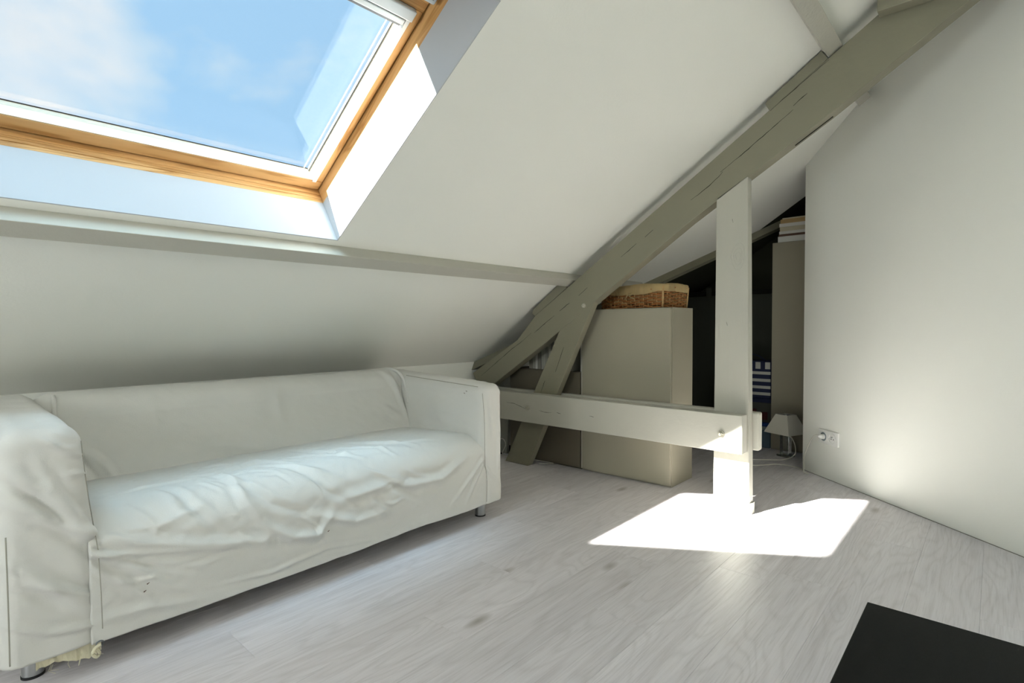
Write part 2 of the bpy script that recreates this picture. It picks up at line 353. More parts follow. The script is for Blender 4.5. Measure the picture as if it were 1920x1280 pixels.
# ------------------------------------------------------------------ roof truss
XT = 2.742
tr = empty('roof_truss', (XT+.03, 1.0, 0), 'greige-painted timber roof truss with slanting rafter, post, brace and bolted tie beam', 'timber truss')
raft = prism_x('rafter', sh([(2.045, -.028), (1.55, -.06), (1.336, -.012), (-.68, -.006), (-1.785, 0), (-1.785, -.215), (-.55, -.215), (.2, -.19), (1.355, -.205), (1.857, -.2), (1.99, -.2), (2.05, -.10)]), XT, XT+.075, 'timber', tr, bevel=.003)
cl = prism_x('cleat', sh([(1.336, -.012), (1.345, .012), (1.325, .034), (1.08, .047), (1.028, .047), (1.028, -.008)]), XT+.002, XT+.07, 'timber', tr, bevel=.002)
cl = prism_x('cleat', sh([(-.386, -.008), (-.39, .036), (-.68, .046), (-.68, -.004)]), XT+.002, XT+.07, 'timber', tr, bevel=.002)
# long drying cracks
def crack(parent, pts, x, wdt=.0022, name='crack'):
    """pts (y,z) polyline on the plane x"""
    mb = MB(); P = []
    for i in range(len(pts)-1):
        a, b = Vector(pts[i]), Vector(pts[i+1]); k = max(2, int((b-a).length/.02))
        for j in range(k): P.append(a.lerp(b, j/k))
    P.append(Vector(pts[-1])); L_ = len(P); v = []
    for i, p in enumerate(P):
        d = (P[min(i+1, L_-1)]-P[max(i-1, 0)]).normalized(); nn = Vector((-d.y, d.x))
        p = p + nn*random.uniform(-.0012, .0012)
        ww = wdt*(.25+.75*math.sin(math.pi*(i+.5)/L_))*random.uniform(.5, 1.1)
        v += [(x-.0006, *(p+nn*ww/2)), (x-.0006, *(p-nn*ww/2)), (x+.0002, *(p+nn*ww/2)), (x+.0002, *(p-nn*ww/2))]
    f = []
    for i in range(L_-1):
        a = i*4; b = a+4
        f += [(a, b, b+1, a+1), (a+2, a+3, b+3, b+2), (a, a+2, b+2, b), (a+1, b+1, b+3, a+3)]
    f += [(0, 1, 3, 2), (4*L_-4, 4*L_-2, 4*L_-1, 4*L_-3)]
    mb.add(v, f); return mb
def cracks(parent, lists, x, wdt):
    for l in lists: crack(parent, l, x, wdt*.7).build('crack', 'crack', parent)
cracks(raft, [sh([(1.98, -.09), (1.86, -.087), (1.75, -.086), (1.62, -.084), (1.52, -.09), (1.42, -.088)]), sh([(1.40, -.10), (1.30, -.098), (1.2, -.10)]), sh([(1.15, -.098), (1.06, -.10)]), sh([(.98, -.102), (.9, -.1)]),
              sh([(.62, -.09), (.5, -.088)]), sh([(.44, -.09), (.38, -.09)]), sh([(.13, -.10), (.04, -.105), (-.04, -.10), (-.07, -.094)]), sh([(-.06, -.086), (-.16, -.09), (-.30, -.088), (-.38, -.086), (-.46, -.085)]), sh([(-.47, -.07), (-.54, -.068)]),
              sh([(-.387, -.012), (-.5, -.011), (-.68, -.012)])], XT, .0045)
slot = rbox('slot', XT+.045, XT+.054, -.556, -.375, -.2105, -.19, 'crack', raft, f=lambda x, s_, h: roof(x, s_, h+(s_+.375)*.034))
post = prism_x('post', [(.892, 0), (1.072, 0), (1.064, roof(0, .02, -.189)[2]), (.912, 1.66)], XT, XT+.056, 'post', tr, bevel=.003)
# post top follows the rafter underside
cracks(post, [[(1.0, .10), (.995, .055)], [(1.01, .95), (1.005, .93)], [(.985, 1.46), (.98, 1.44)]], XT, .002)
mb = MB()
for a, ph in ((.012, 0), (.022, .6), (.034, 1.1)):
    pts = [(XT-.0002, .955 + a*math.cos(t)*(.9+.1*math.sin(3*t+ph)), 1.27 + 2.1*a*math.sin(t)*(.95+.08*math.cos(2*t+ph))) for t in [2*math.pi*i/28 for i in range(28)]]
    mb.tube(pts, .0011, 6, closed=True)
mb.build('knot', 'post', post, smooth=True)
box('shim', XT+.01, XT+.052, .884, .893, 0, .055, 'post', tr, bevel=.001)
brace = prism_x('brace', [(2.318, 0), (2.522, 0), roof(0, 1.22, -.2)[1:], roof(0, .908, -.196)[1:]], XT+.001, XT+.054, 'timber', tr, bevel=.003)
cracks(brace, [[(2.02, .80), (2.06, .70), (2.085, .64)], [(2.17, .58), (2.205, .50)]], XT+.001, .004)
tie = box('tie_beam', 2.670, 2.741, .905, 2.74, .308, .496, 'tie', tr, bevel=.003)
cracks(tie, [[(2.44, .425), (2.36, .42), (2.27, .395)], [(2.02, .397), (1.99, .392)], [(2.16, .396), (2.12, .39), (2.06, .393)], [(1.78, .402), (1.75, .399)]], 2.670, .0035)
tie2 = box('tie_beam', 2.800, 2.852, .868, 2.70, .308, .498, 'tie', tr, bevel=.008)
for i in range(2):
    pass
col = box('collar_beam', 2.68, 2.741, -.27, .385, 2.213, 2.36, 'timber', tr, bevel=.003)
def bolt(parent, y, z, x, big=1.0):
    b = MB(); b.cyl((x+.001, y, z), (x-.004*big, y, z), .017*big, n=24); w = b.build('bolt', 'bolt', parent, bevel=.0008)
    c = MB(); c.cyl((x-.004*big, y, z), (x-.013*big, y, z), .0115*big, n=6); c.cyl((x-.012*big, y, z), (x-.022*big, y, z), .006*big, n=14)
    c.build('nut', 'bolt', parent, bevel=.0006)
bolt(tie, 1.005, .398, 2.670); bolt(tie, 2.255, .404, 2.670, .95); bolt(raft, 1.868, 1.055, XT, .8)

# ------------------------------------------------------------------ skylight (window_1)
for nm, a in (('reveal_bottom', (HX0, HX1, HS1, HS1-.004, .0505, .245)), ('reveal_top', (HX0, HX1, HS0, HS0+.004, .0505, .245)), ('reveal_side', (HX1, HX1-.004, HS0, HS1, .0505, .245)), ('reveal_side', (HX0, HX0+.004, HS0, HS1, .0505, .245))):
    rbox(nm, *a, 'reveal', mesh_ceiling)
wroot = bpy.data.objects.new('window_1', None); COL.objects.link(wroot); wroot.location = roof(.5, .4, .25); ORG[wroot.name] = Vector(wroot.location); tag(wroot, kind='structure')
fa, fb, e_ = .2425, .375, .005
rbox('frame_bottom', HX0-.05, HX1+.05, HS1-e_, HS1+.05, fa, fb, 'pine_x', wroot, bevel=.003)
rbox('frame_top', HX0-.05, HX1+.05, HS0-.05, HS0+e_, fa, fb, 'pine_x', wroot, bevel=.003)
rbox('frame_side', HX1-e_, HX1+.05, HS0+e_, HS1-e_, fa, fb, 'pine_s', wroot, bevel=.003)
rbox('frame_side', HX0-.05, HX0+e_, HS0+e_, HS1-e_, fa, fb, 'pine_s', wroot, bevel=.003)
# grooved bead along the inner lip of the frame
for nm, a, mm in (('frame_bead', (HX0+e_, HX1-e_, HS1-e_-.003, HS1-e_+.001, .262, .268), 'pine_x'), ('frame_bead', (HX0+e_, HX1-e_, HS1-e_-.003, HS1-e_+.001, .284, .298), 'pine_x')):
    rbox(nm, *a, mm, wroot, bevel=.001)
rbox('gap_seal', HX0+e_, HX1-e_, HS1-e_-.006, HS1-e_, .325, .375, 'gasket', wroot)
rbox('gap_seal', HX1-e_-.006, HX1-e_, HS0+e_, HS1-e_, .325, .375, 'gasket', wroot)
g_ = .005; sx0, sx1, ss0, ss1 = HX0+e_+g_, HX1-e_-g_, HS0+e_+g_, HS1-e_-g_
sash = bpy.data.objects.new('sash', None); COL.objects.link(sash); sash.parent = wroot; ORG[sash.name] = ORG[wroot.name]
GH, SH, ST, XI, SI, SO = .366, .306, .3655, 1.094, .874, .100
rbox('sash_rail_bottom', sx0, sx1, SI, ss1, SH, ST, 'pine_x', sash, bevel=.003)
rbox('sash_rail_top', sx0, sx1, ss0, SO, SH, ST, 'pine_x', sash, bevel=.003)
rbox('sash_stile', 1.109, sx1, SO, SI, SH, ST, 'pine_s', sash, bevel=.003)
rbox('sash_stile', sx0, sx0+.026, SO, SI, SH, ST, 'pine_s', sash, bevel=.003)
for xa, xb, ba, bb in ((1.093, 1.109, 1.094, 1.109), (sx0+.026, sx0+.042, sx0+.026, sx0+.041)):
    rbox('blind_rail', xa, xb, SO+.002, SI+.006, .3025, .322, 'alu', sash, bevel=.0015)
    rbox('glazing_bead', ba, bb, SO, SI, .322, ST, 'pine_s', sash)
rbox('blind_cassette', sx0+.03, 1.106, SO+.001, .138, .288, .33, 'alu', sash, bevel=.004)
rbox('blind_slot', sx0+.05, 1.094, .138, .145, .306, .33, 'gasket', sash)
rbox('blind_bar', sx0+.05, 1.091, .145, .163, .300, .33, 'alu', sash, bevel=.003)
rbox('blind_bar_channel', sx0+.05, 1.086, .163, .172, .306, .326, 'greyalu', sash, bevel=.002)
rbox('glass_gasket', 1.088, 1.094, .172, SI, GH-.012, GH, 'greyalu', sash)
rbox('glass_gasket', 1.072, 1.075, .172, SI, GH-.002, GH, 'alu', sash)
rbox('glass_gasket', sx0+.04, XI, SI-.005, SI, GH-.002, GH, 'gasket', sash)
rbox('glass_pane', sx0+.03, 1.10, .10, SI+.004, GH, GH+.004, 'glass', sash)
rbox('glass_pane', sx0+.03, 1.10, .10, SI+.004, GH+.018, GH+.022, 'glass', sash)
rbox('glazing_bead', sx0+.04, XI, SI-.0025, SI+.0005, SH+.002, GH, 'pine_sunlit', sash)  # thin added strip carrying the painted sunlight of the sash face
rbox('glazing_bead', XI-.002, XI+.001, .172, SI, .324, GH-.012, 'pine_sunlit', sash)  # side strip added in the same sunlit colour
rbox('outer_cover', XI+.034, HX1+.07, HS0, HS1, .392, .408, 'greyalu', wroot, bevel=.002)
rbox('outer_cover', HX0-.07, HX0+.02, HS0, HS1, .392, .408, 'greyalu', wroot, bevel=.002)
rbox('outer_cover', HX0, HX1, SI+.04, HS1+.06, .392, .408, 'greyalu', wroot, bevel=.002)
rbox('outer_cover', HX0, HX1, HS0-.06, .10, .392, .408, 'greyalu', wroot, bevel=.002)
bar = rbox('ventilation_bar', HX0+.06, 1.122, .001, .047, .258, .288, 'alu', sash, bevel=.006, seg=3)
rbox('bar_bracket', 1.07, 1.09, .004, .04, .286, .307, 'alu', sash)
pl_ = rbox('maker_plate', 1.083, 1.109, .019, .033, .2565, .259, 'greyalu', bar)
rbox('plate_face', 1.0845, 1.1075, .0205, .0315, .2558, .2568, 'alu', bar)
tx = bpy.data.curves.new('plate_lettering', 'FONT'); tx.body = 'VELUX'; tx.size = .0072; tx.align_x = 'CENTER'; tx.align_y = 'CENTER'; tx.extrude = .0002
to = bpy.data.objects.new('plate_lettering', tx); COL.objects.link(to); tx.materials.append(M['gasket'])
ex, ey, ez = Vector((-1, 0, 0)), Vector((0, -CA, SA)), Vector((0, -SA, -CA))
ex = Vector((1, 0, 0)); ey = ez.cross(ex)
to.parent = bar; to.matrix_local = Matrix.Translation(Vector(roof(1.096, .026, .2556))-ORG[bar.name]) @ Matrix(((ex.x, ey.x, ez.x, 0), (ex.y, ey.y, ez.y, 0), (ex.z, ey.z, ez.z, 0), (0, 0, 0, 1)))

# ------------------------------------------------------------------ sofa
def poly_dist(X, Wc, pts):
    d = np.full(X.shape, 1e9); tt = np.zeros(X.shape); acc = 0; tot = sum(math.dist(pts[i], pts[i+1]) for i in range(len(pts)-1))
    for i in range(len(pts)-1):
        ax, ay = pts[i]; bx, by = pts[i+1]; L2 = (bx-ax)**2+(by-ay)**2
        t = np.clip(((X-ax)*(bx-ax)+(Wc-ay)*(by-ay))/L2, 0, 1)
        dd = np.hypot(X-ax-t*(bx-ax), Wc-ay-t*(by-ay)); m_ = dd < d
        tt[m_] = (acc+t[m_]*math.sqrt(L2))/tot; d[m_] = dd[m_]; acc += math.sqrt(L2)
    return d, tt
def noise2(X, Y, scale, seed, octs=3):
    out = np.zeros(X.shape); amp = 1
    for o_ in range(octs):
        xs, ys = X*scale+seed*17.3+o_*5.1, Y*scale+seed*7.7+o_*9.3
        xi, yi = np.floor(xs), np.floor(ys); fx, fy = xs-xi, ys-yi; fx = fx*fx*(3-2*fx); fy = fy*fy*(3-2*fy)
        h = lambda a, b: (np.sin(a*127.1+b*311.7+seed*74.7)*43758.5453) % 1.0
        out += amp*((h(xi, yi)*(1-fx)+h(xi+1, yi)*fx)*(1-fy)+(h(xi, yi+1)*(1-fx)+h(xi+1, yi+1)*fx)*fy - .5); amp *= .5; scale *= 2
    return out
def folds(X, Wc, L, k=1.0):
    H = np.zeros(X.shape)
    for amp, wd, fade, pts in L:
        d, t = poly_dist(X, Wc, pts); wd *= k
        env = {0: np.sin(np.pi*np.clip(t, .02, .98))**.6, 1: (1-t)**.7, 2: t**.7}[fade]
        H += amp*env*1.15*(np.exp(-(np.abs(d)/(wd*.8))**1.45) - .38*np.exp(-((d-1.75*wd)/(wd*.9))**2))
    return H
SX0, SX1 = .135, 1.945
sofa = empty('sofa', ((SX0+SX1)/2, 2.24, 0), 'long low sofa in a wrinkled white cotton slipcover under the sloping ceiling', 'sofa')
def grid_part(name, P, parent, m='fabric', closed_s=True):
    """P: array (nx, ns, 3)"""
    nx, ns = P.shape[:2]; v = P.reshape(-1, 3).tolist(); f = []
    for i in range(nx-1):
        for j in range(ns if closed_s else ns-1):
            j2 = (j+1) % ns; f.append((i*ns+j, (i+1)*ns+j, (i+1)*ns+j2, i*ns+j2))
    if closed_s: f += [tuple(range(ns)), tuple((nx-1)*ns+j for j in reversed(range(ns)))]
    o = mesh(name, v, f, m, parent, smooth=True); return o
# seat with its front apron
SEATF = [(.008, .022, 0, [(.33,.06),(.42,.0),(.59,-.05),(.79,-.10)]), (-.008, .02, 0, [(.53,.19),(.56,.07),(.63,-.02)]), (.007, .022, 0, [(.72,.26),(.72,.05),(.78,-.05),(.79,-.10)]),
    (.010, .022, 0, [(.78,-.05),(.87,-.11),(.96,-.13),(1.02,-.06)]), (.008, .022, 0, [(.94,-.05),(1.11,-.12),(1.25,-.12)]), (.006, .018, 0, [(1.17,-.04),(1.26,-.14)]), (.009, .025, 0, [(1.30,-.01),(1.34,-.04),(1.54,-.05),(1.69,.01)]),
    (.009, .015, 1, [(.31,.01),(.40,-.05),(.49,-.14),(.58,-.20)]), (.008, .014, 1, [(.31,.0),(.48,-.04),(.70,-.09)]), (.006, .014, 1, [(.31,-.02),(.39,-.10),(.47,-.19)]), (-.006, .012, 1, [(.31,-.0),(.44,-.065),(.60,-.14)]),
    (.005, .02, 0, [(.33,-.18),(.45,-.19),(.59,-.22)]), (.008, .022, 0, [(.64,.30),(.71,.26),(.89,.35),(.97,.20)]), (.007, .022, 0, [(1.10,.47),(1.17,.16),(1.41,.12)]), (.007, .02, 0, [(1.31,.39),(1.48,.11)]),
    (.008, .025, 0, [(1.03,-.03),(1.15,-.02),(1.32,-.01)]), (-.006, .02, 0, [(.90,.16),(1.0,.02),(1.15,-.08)]), (.006, .018, 0, [(.85,.28),(.95,.12),(1.08,.03)]), (.005, .016, 0, [(1.0,.32),(1.12,.22),(1.2,.10)]),
    (.005, .015, 0, [(1.22,.30),(1.30,.20),(1.34,.08)]), (.005, .015, 0, [(.36,.22),(.5,.26),(.7,.24)]), (.005, .012, 0, [(1.40,.22),(1.5,.15),(1.62,.12)]), (-.007, .02, 0, [(1.2,.02),(1.3,-.03),(1.42,-.10)]),
    (.006, .013, 1, [(1.80,-.02),(1.70,-.10),(1.58,-.2)]), (.006, .013, 1, [(1.80,-.04),(1.74,-.12),(1.68,-.22)]), (.004, .01, 0, [(.62,-.19),(.8,-.21),(1.0,-.19),(1.2,-.22)]), (.005, .016, 0, [(.40,.12),(.47,.03),(.62,.06)]), (-.006, .018, 0, [(.66,.16),(.80,.02),(.92,-.04)])]
rs = random.Random(4)
for i in range(26):
    cx, cw, an, ln = rs.uniform(.40, 1.72), rs.uniform(-.12, .42), rs.gauss(-.55, .45), rs.uniform(.06, .17)
    dx, dw = math.cos(an)*ln/2, math.sin(an)*ln/2; bend = rs.uniform(-.02, .02)
    SEATF.append((rs.choice((.0035, .003, -.003)), rs.uniform(.007, .012), 0, [(cx-dx, cw-dw), (cx+bend*.5, cw+bend), (cx+dx, cw+dw)]))
def seat_prof(w):
    y = np.where(w < 0, 1.800, 0.0); z = np.where(w < 0, .32+w, 0.0)
    th = np.clip(w/.14, 0, 1)*math.pi/2; m_ = (w >= 0) & (w <= .14)
    y = np.where(m_, 1.80+.13*(1-np.cos(th)), y); z = np.where(m_, .32+.10*np.sin(th), z)
    m_ = w > .14; y = np.where(m_, 1.93+(w-.14), y); z = np.where(m_, .42-.05*np.clip(w-.14, 0, 1)-.0, z)
    return y, z
nx = 330; wv = np.concatenate([np.linspace(-.245, .70, 190)])
xs = np.linspace(.312, 1.822, nx)
XX, WW = np.meshgrid(xs, wv, indexing='ij')
H = 1.25*folds(XX, WW, SEATF, .72) + .0035*noise2(XX*1.0+WW*.35, WW*1.0-XX*.2, 6, 3)*np.clip((.6-WW)*3, 0, 1) + .0022*noise2(XX+WW, WW*2.2-XX, 22, 5, 2)
y, z = seat_prof(WW); y2, z2 = seat_prof(WW+.002); ty, tz = y2-y, z2-z; l_ = np.hypot(ty, tz)+1e-9; ny_, nz_ = -tz/l_, ty/l_
bulge = -.012*np.exp(-((WW+.1)/.09)**2)*np.sin(np.pi*(XX-.3)/1.52)
endd = np.minimum(XX-.312, 1.822-XX); crown = .012*np.clip(1-endd/.12, 0, 1)**2
Py = y + ny_*H + bulge; Pz = z + nz_*H - crown*np.clip(WW*8, 0, 1)
hem = .078 + .010*noise2(XX, XX*0, 3.1, 9, 3) + .012*np.clip((XX-1.1), 0, 1)
hw = np.clip((.11-(z))/.035, 0, 1); Pz = Pz*(1-hw) + (hem + (WW+.245)*.98)*hw
base = np.stack([XX, Py, Pz], -1)
# closing profile underneath
tail = []
for yy, zz in ((2.49, .12), (1.84, .12)):
    tail.append(np.stack([xs, np.full(nx, yy), np.full(nx, zz)], -1)[:, None, :])
inner = base[:, 0:1, :].copy(); inner[..., 1] += .012; inner[..., 2] += .004
seat = grid_part('seat', np.concatenate([base]+tail+[inner], 1), sofa)
# backrest
nx = 240; ns = 110; xs = np.linspace(.29, 1.84, nx)
prof = []
for t in np.linspace(0, 1, ns):
    if t < .45: u_ = t/.45; prof.append((2.335+.085*u_, .36+.25*u_))
    elif t < .8: a_ = (t-.45)/.35*math.pi*.94; prof.append((2.42+.085*(1-math.cos(a_))*1.15-.0, .61+.088*math.sin(a_)+.0*a_))
    else: u_ = (t-.8)/.2; prof.append((2.614+.06*min(1, u_*3), .626-.5*u_))
prof = np.array(prof)
XX, TT = np.meshgrid(xs, np.linspace(0, 1, ns), indexing='ij')
BY = np.interp(TT, np.linspace(0, 1, ns), prof[:, 0]); BZ = np.interp(TT, np.linspace(0, 1, ns), prof[:, 1])
BH = 1.3*folds(XX, BZ, [(-.010, .012, 0, [(.30,.62),(.37,.50),(.45,.38)]), (.006, .012, 0, [(.41,.50),(.46,.44),(.49,.38)]), (.004, .03, 0, [(.62,.66),(.64,.5)]), (.004, .03, 0, [(1.1,.64),(1.12,.5)]), (.006, .025, 0, [(.75,.46),(.9,.44),(1.05,.40)]),
     (-.012, .014, 0, [(1.76,.70),(1.79,.55),(1.83,.38)]), (.008, .016, 0, [(1.70,.70),(1.77,.6),(1.80,.45)]), (.005, .012, 0, [(1.66,.52),(1.74,.46)]), (.005, .012, 0, [(1.64,.47),(1.70,.42)])])
BH = BH + .005*noise2(XX*1.0, BZ*.5, 9, 11) + .0012*noise2(XX+BZ, BZ, 30, 4, 2)
fr = np.clip((.85-TT)*5, 0, 1); ang = np.where(TT < .45, 0, np.clip((TT-.45)/.35, 0, 1)*math.pi*.9)
BY = BY - BH*np.cos(ang)*fr; BZ2 = BZ + BH*np.sin(ang)*fr - .02*np.clip(1-np.minimum(XX-.29, 1.84-XX)/.05, 0, 1)**2
sag = -.006*np.sin(np.pi*(XX-.3)/1.5)*0
P = np.stack([XX, BY, BZ2+sag], -1)
t1 = np.stack([xs, np.full(nx, 2.69), np.full(nx, .10)], -1)[:, None, :]; t2 = np.stack([xs, np.full(nx, 2.46), np.full(nx, .13)], -1)[:, None, :]
back = grid_part('backrest', np.concatenate([P, t1, t2], 1), sofa)
# arms: rounded boxes on a dense grid
def arm(x0, x1, y0, y1, z0, z1, r, fold_front, seed, flare=0.0, tilt=0.0):
    n1_, n2_, n3_ = 26, 90, 80
    vid = {}; V = []; Fc = []
    def key(i, j, k): 
        if (i, j, k) not in vid: vid[(i, j, k)] = len(V); V.append((i/n1_, j/n2_, k/n3_))
        return vid[(i, j, k)]
    for j in range(n2_):
        for k in range(n3_):
            for i in (0, n1_): Fc.append(tuple(key(*q) for q in ((i, j, k), (i, j+1, k), (i, j+1, k+1), (i, j, k+1))))
    for i in range(n1_):
        for k in range(n3_):
            for j in (0, n2_): Fc.append(tuple(key(*q) for q in ((i, j, k), (i+1, j, k), (i+1, j, k+1), (i, j, k+1))))
        for j in range(n2_):
            for k in (0, n3_): Fc.append(tuple(key(*q) for q in ((i, j, k), (i+1, j, k), (i+1, j+1, k), (i, j+1, k))))
    V = np.array(V); lo = np.array([x0, y0, z0]); hi = np.array([x1, y1, z1]); P = lo + V*(hi-lo)
    rr = np.array([r, r*.75, r]); c = np.clip(P, lo+rr, hi-rr); c[:, 2] = np.maximum(np.minimum(P[:, 2], hi[2]-r), lo[2])
    d = (P-c)/rr; ln = np.linalg.norm(d, axis=1); Nn = np.zeros(P.shape); ok = ln > 1e-6
    Nn[ok] = d[ok]/ln[ok, None]
    mx = np.maximum(np.abs(d).max(1), 1e-9); Q = P.copy(); Q[ok] = c[ok] + (d[ok]/ln[ok, None])*rr*mx[ok, None]
    Hf = 1.45*folds(Q[:, 0], Q[:, 2], fold_front, .8)*np.clip(-Nn[:, 1]*1.6, 0, 1)
    Hn = .0045*noise2(Q[:, 1]+Q[:, 0]*.7, Q[:, 2]*1.2+Q[:, 0], 7, seed) + .0016*noise2(Q[:, 1]*2+Q[:, 0]*2, Q[:, 2]*2, 18, seed+1, 2)
    topm = np.clip(Nn[:, 2], 0, 1)
    Hn = Hn + .004*topm*noise2(Q[:, 1]*3.5, Q[:, 0]*1.0, 9, seed+3)
    Q = Q + Nn*(Hf+Hn)[:, None]
    up = np.clip((Q[:, 2]-.35)/.3, 0, 1)
    Q[:, 2] += tilt*(Q[:, 1]-y0)/(y1-y0)*up
    Q[:, 2] += np.where(P[:, 2] < z0+.02, .008*noise2(Q[:, 0]*2, Q[:, 1], 5, seed+7), 0)
    Q[:, 0] += flare*np.clip((.66-Q[:, 2])/.36, 0, 1)*np.clip((Q[:, 0]-x0)/(x1-x0), 0, 1)
    return mesh('armrest', Q.tolist(), Fc, 'fabric', sofa, smooth=True)
AF = [(.009,.020,0,[(.14,.36),(.20,.29),(.31,.15)]), (.011,.018,2,[(.13,.60),(.22,.52),(.29,.37),(.325,.33)]), (.010,.014,2,[(.20,.62),(.24,.51),(.27,.45),(.325,.34)]), (.008,.016,2,[(.13,.51),(.19,.47),(.29,.38)]),
      (.006,.014,0,[(.14,.31),(.24,.25),(.32,.19)]), (.008,.012,0,[(.14,.20),(.21,.15),(.33,.12)]), (.007,.010,0,[(.22,.65),(.26,.62),(.30,.61)]), (-.006,.012,0,[(.14,.56),(.2,.50),(.27,.40)]), (.005,.010,0,[(.25,.61),(.31,.59)]), (.006,.01,0,[(.26,.55),(.32,.54)])]
armL = arm(.135, .305, 1.800, 2.68, .085, .675, .048, AF, 21, flare=.029, tilt=.018)
armR = arm(1.796, 1.945, 1.795, 2.68, .085, .655, .052, [(.004,.012,0,[(1.84,.60),(1.85,.5),(1.86,.4)]), (.004,.012,0,[(1.90,.55),(1.91,.35),(1.90,.2)]), (.005,.010,1,[(1.80,.30),(1.85,.22),(1.93,.15)])], 33, tilt=.035)
# stitched seams: piping where panels meet
def seamline(pts, parent, r=.0013): 
    mb = MB(); mb.tube(smooth_curve(pts, 8), r, 6); return mb.build('seam', 'seam', parent, smooth=True)
seamline([(1.806, 1.805, .615), (1.806, 1.793, .5), (1.805, 1.790, .36), (1.806, 1.789, .27)], armR)
seamline([(1.815, 1.797, .27), (1.818, 1.789, .20), (1.816, 1.790, .10)], seat)
seamline([(.303, 1.815, .63), (.313, 1.812, .5), (.324, 1.810, .40), (.332, 1.800, .325)], armL)
seamline([(.331, 1.794, .31), (.333, 1.788, .22), (.334, 1.786, .12)], seat)
seamline([(1.800, 1.83, .645), (1.799, 2.0, .652), (1.799, 2.2, .66), (1.80, 2.38, .668)], armR, .0018)
seamline([(.150, 1.794, .10), (.150, 1.792, .25), (.149, 1.793, .42)], armL, .0018)
# gathered tuck between arm and back
mb = MB(); mb.tube(smooth_curve([(1.760, 2.60, .685), (1.772, 2.52, .697), (1.785, 2.45, .690), (1.797, 2.41, .655), (1.800, 2.385, .60), (1.799, 2.36, .52)], 8), .009, 10)
mb.build('tuck', 'fabric', back, smooth=True)
mb = MB(); mb.tube(smooth_curve([(.34, 2.60, .683), (.342, 2.52, .690), (.338, 2.455, .680), (.333, 2.415, .63), (.338, 2.40, .56)], 8), .007, 10)
mb.build('tuck', 'fabric', back, smooth=True)
# legs
for lx, ly in ((.205, 1.915), (1.867, 1.885), (.205, 2.60), (1.867, 2.60)):
    b = MB(); b.cyl((lx, ly, .006), (lx, ly, .125), .0245, n=32); lg = b.build('leg', 'steel', sofa, bevel=.0015)
    for p_ in lg.data.polygons: p_.use_smooth = False
    b = MB(); b.cyl((lx, ly, 0), (lx, ly, .006), .0255, n=32); b.build('foot_pad', 'rubber', lg)
# torn lining with a toggle hanging at the front left corner
v = []; nlin = 16
for i in range(nlin):
    t = i/(nlin-1); x = .20+.135*t; zb = .055+.012*math.sin(5*t)+.01*random.random()-.012*math.sin(math.pi*t)
    for yy in (1.812, 1.8145): v += [(x, yy, .10), (x, yy-.004+.008*random.random(), zb)]
f = []
for i in range(nlin-1):
    a, b = 4*i, 4*i+4
    f += [(a, b, b+1, a+1), (a+2, a+3, b+3, b+2), (a, a+2, b+2, b), (a+1, b+1, b+3, a+3)]
f += [(0, 1, 3, 2), (a+4, a+6, a+7, a+5)]
lin = mesh('torn_lining', v, f, 'fabric_dirty', sofa); lin['label'] = 'frayed cream lining under the hem'
mb = MB()
for i in range(9):
    x = random.uniform(.215, .33); mb.tube([(x, 1.812, .06), (x+random.uniform(-.008, .008), 1.806, .048), (x+random.uniform(-.014, .014), 1.803, random.uniform(.034, .045))], .0006, 5)
mb.build('loose_thread', 'fabric_dirty', lin)
mb = MB(); mb.tube([(.327+.0085*math.cos(t), 1.783, .083+.0075*math.sin(t)) for t in [2*math.pi*i/16 for i in range(16)]], .0018, 6, closed=True); mb.build('eyelet', 'greyalu', seat, smooth=True)
mb = MB(); mb.tube(smooth_curve([(.328, 1.782, .080), (.316, 1.778, .078), (.310, 1.778, .064), (.318, 1.780, .052), (.325, 1.781, .058), (.318, 1.779, .074)], 6), .0042, 8); mb.build('tie_cord', 'fabric_dirty', seat, smooth=True)
# dark specks on the cover
for nm, par, pts in (('speck', seat, [(.429, 1.782, .185), (.437, 1.781, .205), (.990, 1.775, .198)]),):
    for p in pts: mb = MB(); mb.cyl(p, (p[0]+.006, p[1]-.001, p[2]+.004), .0016, .0007, 6); mb.build('speck', 'cover_brown', par)
for p in ((1.7955, 1.90, .618), (1.7955, 1.915, .607)): mb = MB(); mb.cyl(p, (p[0]-.001, p[1]+.006, p[2]+.003), .0015, .0009, 6); mb.build('speck', 'cover_brown', armR)

# ------------------------------------------------------------------ black low table
tb = empty('coffee_table', (.828, -.29, 0), 'black-brown square-edged low table cut off at the front of the view', 'table')
box('tabletop', .553, 1.103, -.74, .16, .402, .45, 'tabletop', tb, bevel=.0018)
for lx in (.553, 1.053):
    for ly in (-.74, .11): box('leg', lx, lx+.05, ly, ly+.05, 0, .402, 'tabletop', tb, bevel=.0015)
box('shelf', .603, 1.053, -.69, .11, .10, .118, 'tabletop', tb, bevel=.001)

# ------------------------------------------------------------------ cabinets behind the truss
def cabinet(label, x0, x1, y0, y1, z1, name='cabinet', cat='cabinet', split=None, m='cab', reveal=.004):
    c = empty(name, ((x0+x1)/2, (y0+y1)/2, 0), label, cat)
    box('body', x0+.019, x1, y0, y1, 0, z1, m, c, bevel=.0012)
    box('door', x0, x0+.017, y0+.003, y1-reveal, .012, z1-.004, m, c, bevel=.0015)
    return c
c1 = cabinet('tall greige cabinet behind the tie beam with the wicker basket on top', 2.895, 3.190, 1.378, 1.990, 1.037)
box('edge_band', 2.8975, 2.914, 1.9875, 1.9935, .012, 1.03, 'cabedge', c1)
c2 = cabinet('low shade-darkened greige cabinet behind the slanting brace holding magazines', 2.895, 3.190, 2.000, 2.615, .634, m='cab_low')
